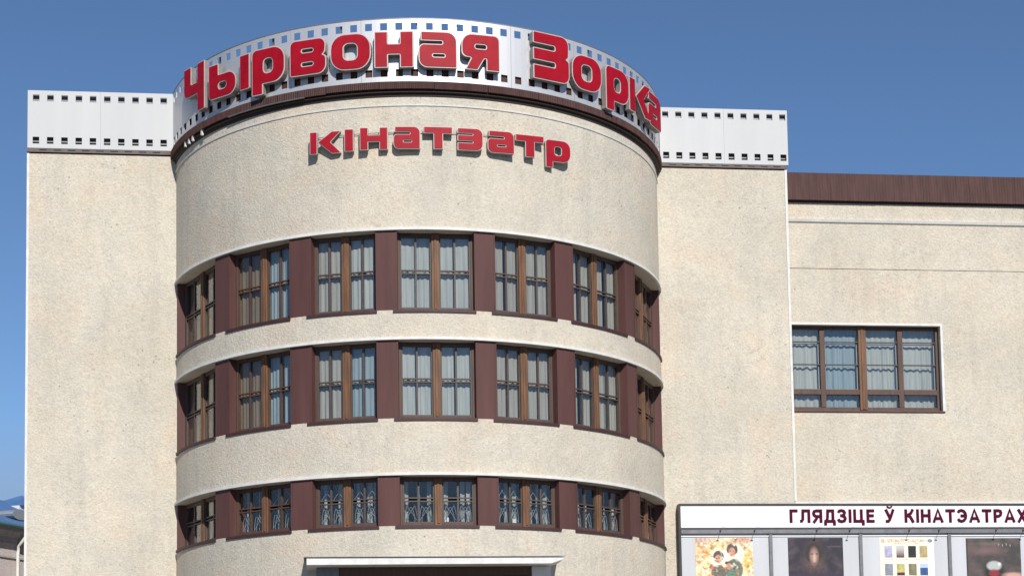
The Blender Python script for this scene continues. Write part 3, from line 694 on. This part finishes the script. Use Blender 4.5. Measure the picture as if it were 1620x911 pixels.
def mixc(a, b, t): t = max(0, min(1, t)); return tuple(p + (q - p) * t for p, q in zip(a, b))
def ell(x, y, cx, cy, a, b, soft=.12): return max(0, min(1, (1 - math.hypot((x - cx) / a, (y - cy) / b)) / soft))
def p1(x, y):
    c = mixc((.78, .62, .30), (.62, .27, .08), (nz(x, y, 4) - .45) * 3.2)
    c = mixc(c, (.85, .80, .55), (nz(x, y, 3, 5) - .5) * 3.5); c = mixc(c, (.50, .36, .34), ell(x, y, .1, .02, .5, .16, .8) * .7 + ell(x, y, .9, .03, .45, .18, .8) * .6)
    c = mixc(c, (.86, .84, .66), ell(x, y, .40, .36, .17, .21, .3)); c = mixc(c, (.86, .84, .66), ell(x, y, .66, .30, .20, .23, .3))
    d = nz(x, y, 26, 9) - .5
    for cx, cy, k in ((.40, .34, 1), (.64, .22, 1.05)):
        c = mixc(c, (.10, .06, .045), ell(x, y, cx, cy - .02, .10*k, .105*k)); c = mixc(c, (.55, .28, .19), ell(x, y, cx - .005, cy + .025, .065*k, .085*k, .25))
    c = mixc(c, (.12, .12, .10), ell(x, y, .40, .62, .14, .17)); c = mixc(c, (.13, .16, .12), ell(x, y, .67, .55, .16, .2))
    c = mixc(c, (.07, .05, .045), ell(x, y, .57, .43, .07, .03)); c = mixc(c, (.50, .26, .18), ell(x, y, .58, .49, .055, .06))
    c = mixc(c, (.80, .45, .05), ell(x, y, .92, .45, .12, .3, .8) * .6); c = mixc(c, (.05, .25, .16), ell(x, y, .63, .66, .06, .08))
    for cx, cy in ((.395, .365), (.635, .245)):
        for e in (-.025, .025): c = mixc(c, (.06, .03, .03), ell(x, y, cx + e, cy - .015, .014, .010, .6))
        c = mixc(c, (.35, .08, .07), ell(x, y, cx, cy + .04, .022, .008, .6))
    c = mixc(c, (.35, .14, .05), max(0, nz(x, y, 9, 21) - .55) * 3 * (y < .75)); c = mixc(c, (.95, .92, .75), max(0, nz(x, y, 12, 31) - .6) * 3)
    return tuple(max(0, min(1, q * (1 + d * .9))) for q in c)
def p2(x, y):
    c = mixc((.020, .014, .024), (.07, .05, .065), (nz(x, y, 5) - .45) * 2)
    c = mixc(c, (.13, .075, .05), ell(x, y, .46, .40, .27, .42, .7) * nz(x * 3, y, 7)); c = mixc(c, (.03, .018, .018), ell(x, y, .46, .27, .17, .20))
    c = mixc(c, (.34, .20, .15), ell(x, y, .47, .33, .10, .19, .5)); c = mixc(c, (.55, .38, .30), ell(x, y, .475, .36, .035, .10, .6))
    for cx in (.43, .52): c = mixc(c, (.05, .03, .03), ell(x, y, cx, .29, .028, .016, .5))
    c = mixc(c, (.20, .06, .05), ell(x, y, .475, .46, .035, .014, .5)); c = mixc(c, (.16, .11, .12), ell(x, y, .85, .16, .2, .02, .8) * nz(x, y, 20))
    c = mixc(c, (.035, .02, .04), max(0, min(1, (y - .62) / .04)))
    return c
rp = random.Random(2); thumbs = [[(.42,.40,.55),(.42,.36,.35),(.012,.012,.012),(.42,.33,.15)], [(.22,.24,.28),(.46,.42,.14),(.20,.18,.10),(.03,.08,.24)], [(.25,.1,.08),(.5,.45,.3),(.1,.2,.25),(.4,.3,.3)], [(.1,.1,.2),(.4,.4,.4),(.3,.1,.1),(.1,.25,.1)]]
def p3(x, y):
    c = mixc((.82, .74, .60), (.84, .80, .66), x)
    if .02 < y < .10 and .02 < x < .10: return mixc(c, (.22, .25, .14), nz(x, y, 40))
    if .02 < y < .10 and .88 < x < .98: return mixc(c, (.2, .26, .3), ell(x, y, .93, .06, .05, .035))
    if .035 < y < .085 and .14 < x < .84: return mixc(c, (.52, .20, .10), (nz(x, y, 42, 2) - .46) * 6)
    if .10 < y < .125 and .28 < x < .72: return mixc(c, (.25, .2, .18), (nz(x, y, 50, 3) - .5) * 5)
    for r in range(4):
        y0 = .15 + r * .32
        for k in range(4):
            x0 = .09 + k * .215
            if x0 < x < x0 + .145 and y0 < y < y0 + .21:
                t = thumbs[r][k]; v = nz(x, y, 14, r * 5 + k); u = (y - y0) / .21
                cc = tuple(q * (.6 + .8 * v) for q in t)
                if r == 0 and k == 1: cc = mixc((.5,.48,.46), (.10,.03,.03), u * 1.4 - .3)
                if r == 1 and k == 1 and u > .75: cc = (.09, .01, .02)
                if r == 1 and k == 3 and u < .35: cc = (.45, .55, .7)
                return cc
        if y0 + .225 < y < y0 + .25 and .1 < x < .9: return mixc(c, (.3, .25, .25), (nz(x, y, 45, r) - .48) * 4)
    return c
def p4(x, y):
    c = mixc((.05, .045, .04), (.12, .08, .075), (nz(x, y, 4, 3) - .35) * 2)
    c = mixc(c, (.20, .11, .11), ell(x, y, .35, .22, .42, .11, .8) * .7); c = mixc(c, (.17, .16, .12), ell(x, y, .4, .10, .4, .05, .9) * .5)
    for k in range(4): c = mixc(c, (.45, .42, .40), ell(x, y, .60 + k * .07, .11 + .02 * (k % 2), .012, .03, .6) * .7)
    c = mixc(c, (.02, .018, .015), ell(x, y, .50, .60, .24, .22, .4)); c = mixc(c, (.42, .44, .43), ell(x, y, .50, .49, .155, .10, .3)); c = mixc(c, (.70, .70, .68), ell(x, y, .60, .46, .04, .04, .6))
    c = mixc(c, (.25, .02, .03), ell(x, y, .50, .62, .12, .09, .5)); c = mixc(c, (.55, .32, .25), ell(x, y, .85, .66, .25, .07, .6)); c = mixc(c, (.35, .07, .07), ell(x, y, .84, .74, .2, .04, .6))
    c = mixc(c, (.04, .03, .025), max(0, (.03 - x) / .01)); return c
poster('yellow and orange film poster with two young dark-haired figures', 6.555, 7.985, 5.375, p1)
poster('dark film poster with a pale long-haired face', 8.869, 10.254, 5.372, p2)
poster('cream poster with rows of small thumbnail pictures', 11.182, 12.568, 5.368, p3)
poster('murky brown film poster with a pale round eye shape', 13.394, 14.80, 5.345, p4)
# sign lamps on thin arms
def lamp_proto():
    t = thing('sign_lamp', 'x', 'lamp', 'lamps along the top of the poster board')
    MB().tube([(0, 0, 0), (0, -.15, .02), (0, -.30, .04)], .007, 6).build('arm', STEEL, t)
    MB().tube([(-.03, -.31, .04), (.03, -.31, .04)], .014, 10).build('lamp_head', STEEL, t)
    MB().box(-.02, .02, -.012, .02, -.025, .025).build('bracket', BLACKSTEEL, t)
    return t
from itertools import zip_longest
lx = [7.17, 8.02, 9.58, 10.41, 11.92, 12.68, 14.15, 14.85]
nm = ['yellow two-figure poster', 'dark face poster', 'cream thumbnail poster', 'brown round-eye poster']
pr = lamp_proto()
for i, x in enumerate(lx):
    if i == 0: t = pr
    else:
        t = pr.copy(); col.objects.link(t)
        for c in pr.children:
            d = c.copy(); col.objects.link(d); d.parent = t
    t.location = (x, BY - .03, 5.53); t['label'] = '%s of the two small lamps above the %s' % (('left', 'right')[i % 2], nm[i // 2])

# ------------------------------------------------------------------ neighbouring house far left
A = rad(27)
hs = thing('neighbour_house', 'pale grey house with a bright blue metal roof left of the cinema', 'house', loc=(-12.65, 14.0, G), rz=math.pi / 2 - A)
# local x runs along the facade (away from the viewer), local -y is outwards
HH = 8.62; RU = 7.0
m = plate([-14, -1.0, .42, RU], [0, 5.9, 7.05, HH], lambda i, j: i == 1 and j == 1, lambda u, z, d: (u, d, z), 0, .4); m.box(-14, RU - .01, .41, 8, 0, HH - .01); m.build('wall', HOUSEWALL, hs)
MB().prism([(0.02, HH - .55), (-.10, HH - .5), (-.12, HH - .3), (-.32, HH - .12), (-.36, HH), (.02, HH)], lambda a, b, d: (d, a, b), -14.1, RU + .1).build('cornice', HOUSEGREY, hs)
MB().box(-14, RU, -.05, .0, HH - .96, HH - .90).build('string_course', HOUSEGREY, hs)
MB().prism([(-.5, HH + .0), (-.5, HH + .06), (3.8, HH + 1.75), (8.1, HH + .06), (8.1, HH)], lambda a, b, d: (d, a, b), -14.3, RU + .3).build('roof', ROOFBLUE, hs)
MB().tube([(-14.2, -.52, HH + .02), (RU + .2, -.52, HH + .02)], .06, 8).build('gutter', GUTTERGREEN, hs)
MB().tube([(0.80, -.5, HH - .02), (0.80, -.45, HH - .22), (0.80, -.12, HH - .55), (0.80, -.1, HH - .8), (0.80, -.1, .1)], .055, 10).build('downpipe', TRIM, hs)
wn = node('window', hs, (0, 0, 0))
z5, z6 = 5.9, 7.05
for a, b, c, d in ((-1.0, -.93, z5, z6), (.35, .42, z5, z6), (-.93, .35, z6 - .08, z6), (-.93, .35, z5, z5 + .08), (-.33, -.26, z5 + .08, z6 - .08)): MB().box(a, b, .1, .2, c, d).build('frame', TRIM, wn)
for a, b in ((-.93, -.33), (-.26, .35)): link('pane', MB().box(a, b, .14, .15, z5 + .08, z6 - .08).mesh('pane', GLASS), wn)
MB().box(-1.08, .5, -.07, .12, 5.84, 5.9).build('sill', TRIM, wn)
dm = node('dormer', hs, (0, 0, 0))
# low oval-fronted dormer on the roof slope, and a small white turret with a blue cap near the ridge
oval = [(1.47 + .42 * math.cos(t), HH + .58 + .17 * math.sin(t)) for t in [i * math.pi / 8 for i in range(16)]]
MB().prism(oval, lambda a, b, d: (a, d, b), .3, 1.2).build('dormer_front', GRILLE, dm)
MB().box(4.5, 6.0, 2.6, 4.2, HH + 1.1, HH + 1.42).build('turret_wall', TRIM, dm)
MB().add([(4.5, 2.5, HH + 1.42), (6.6, 2.5, HH + 1.42), (6.6, 4.4, HH + 1.42), (4.5, 4.4, HH + 1.42), (5.7, 3.4, HH + 1.98)], [(0, 3, 2, 1), (0, 1, 4), (1, 2, 4), (2, 3, 4), (3, 0, 4)]).build('turret_roof', ROOFBLUE, dm)
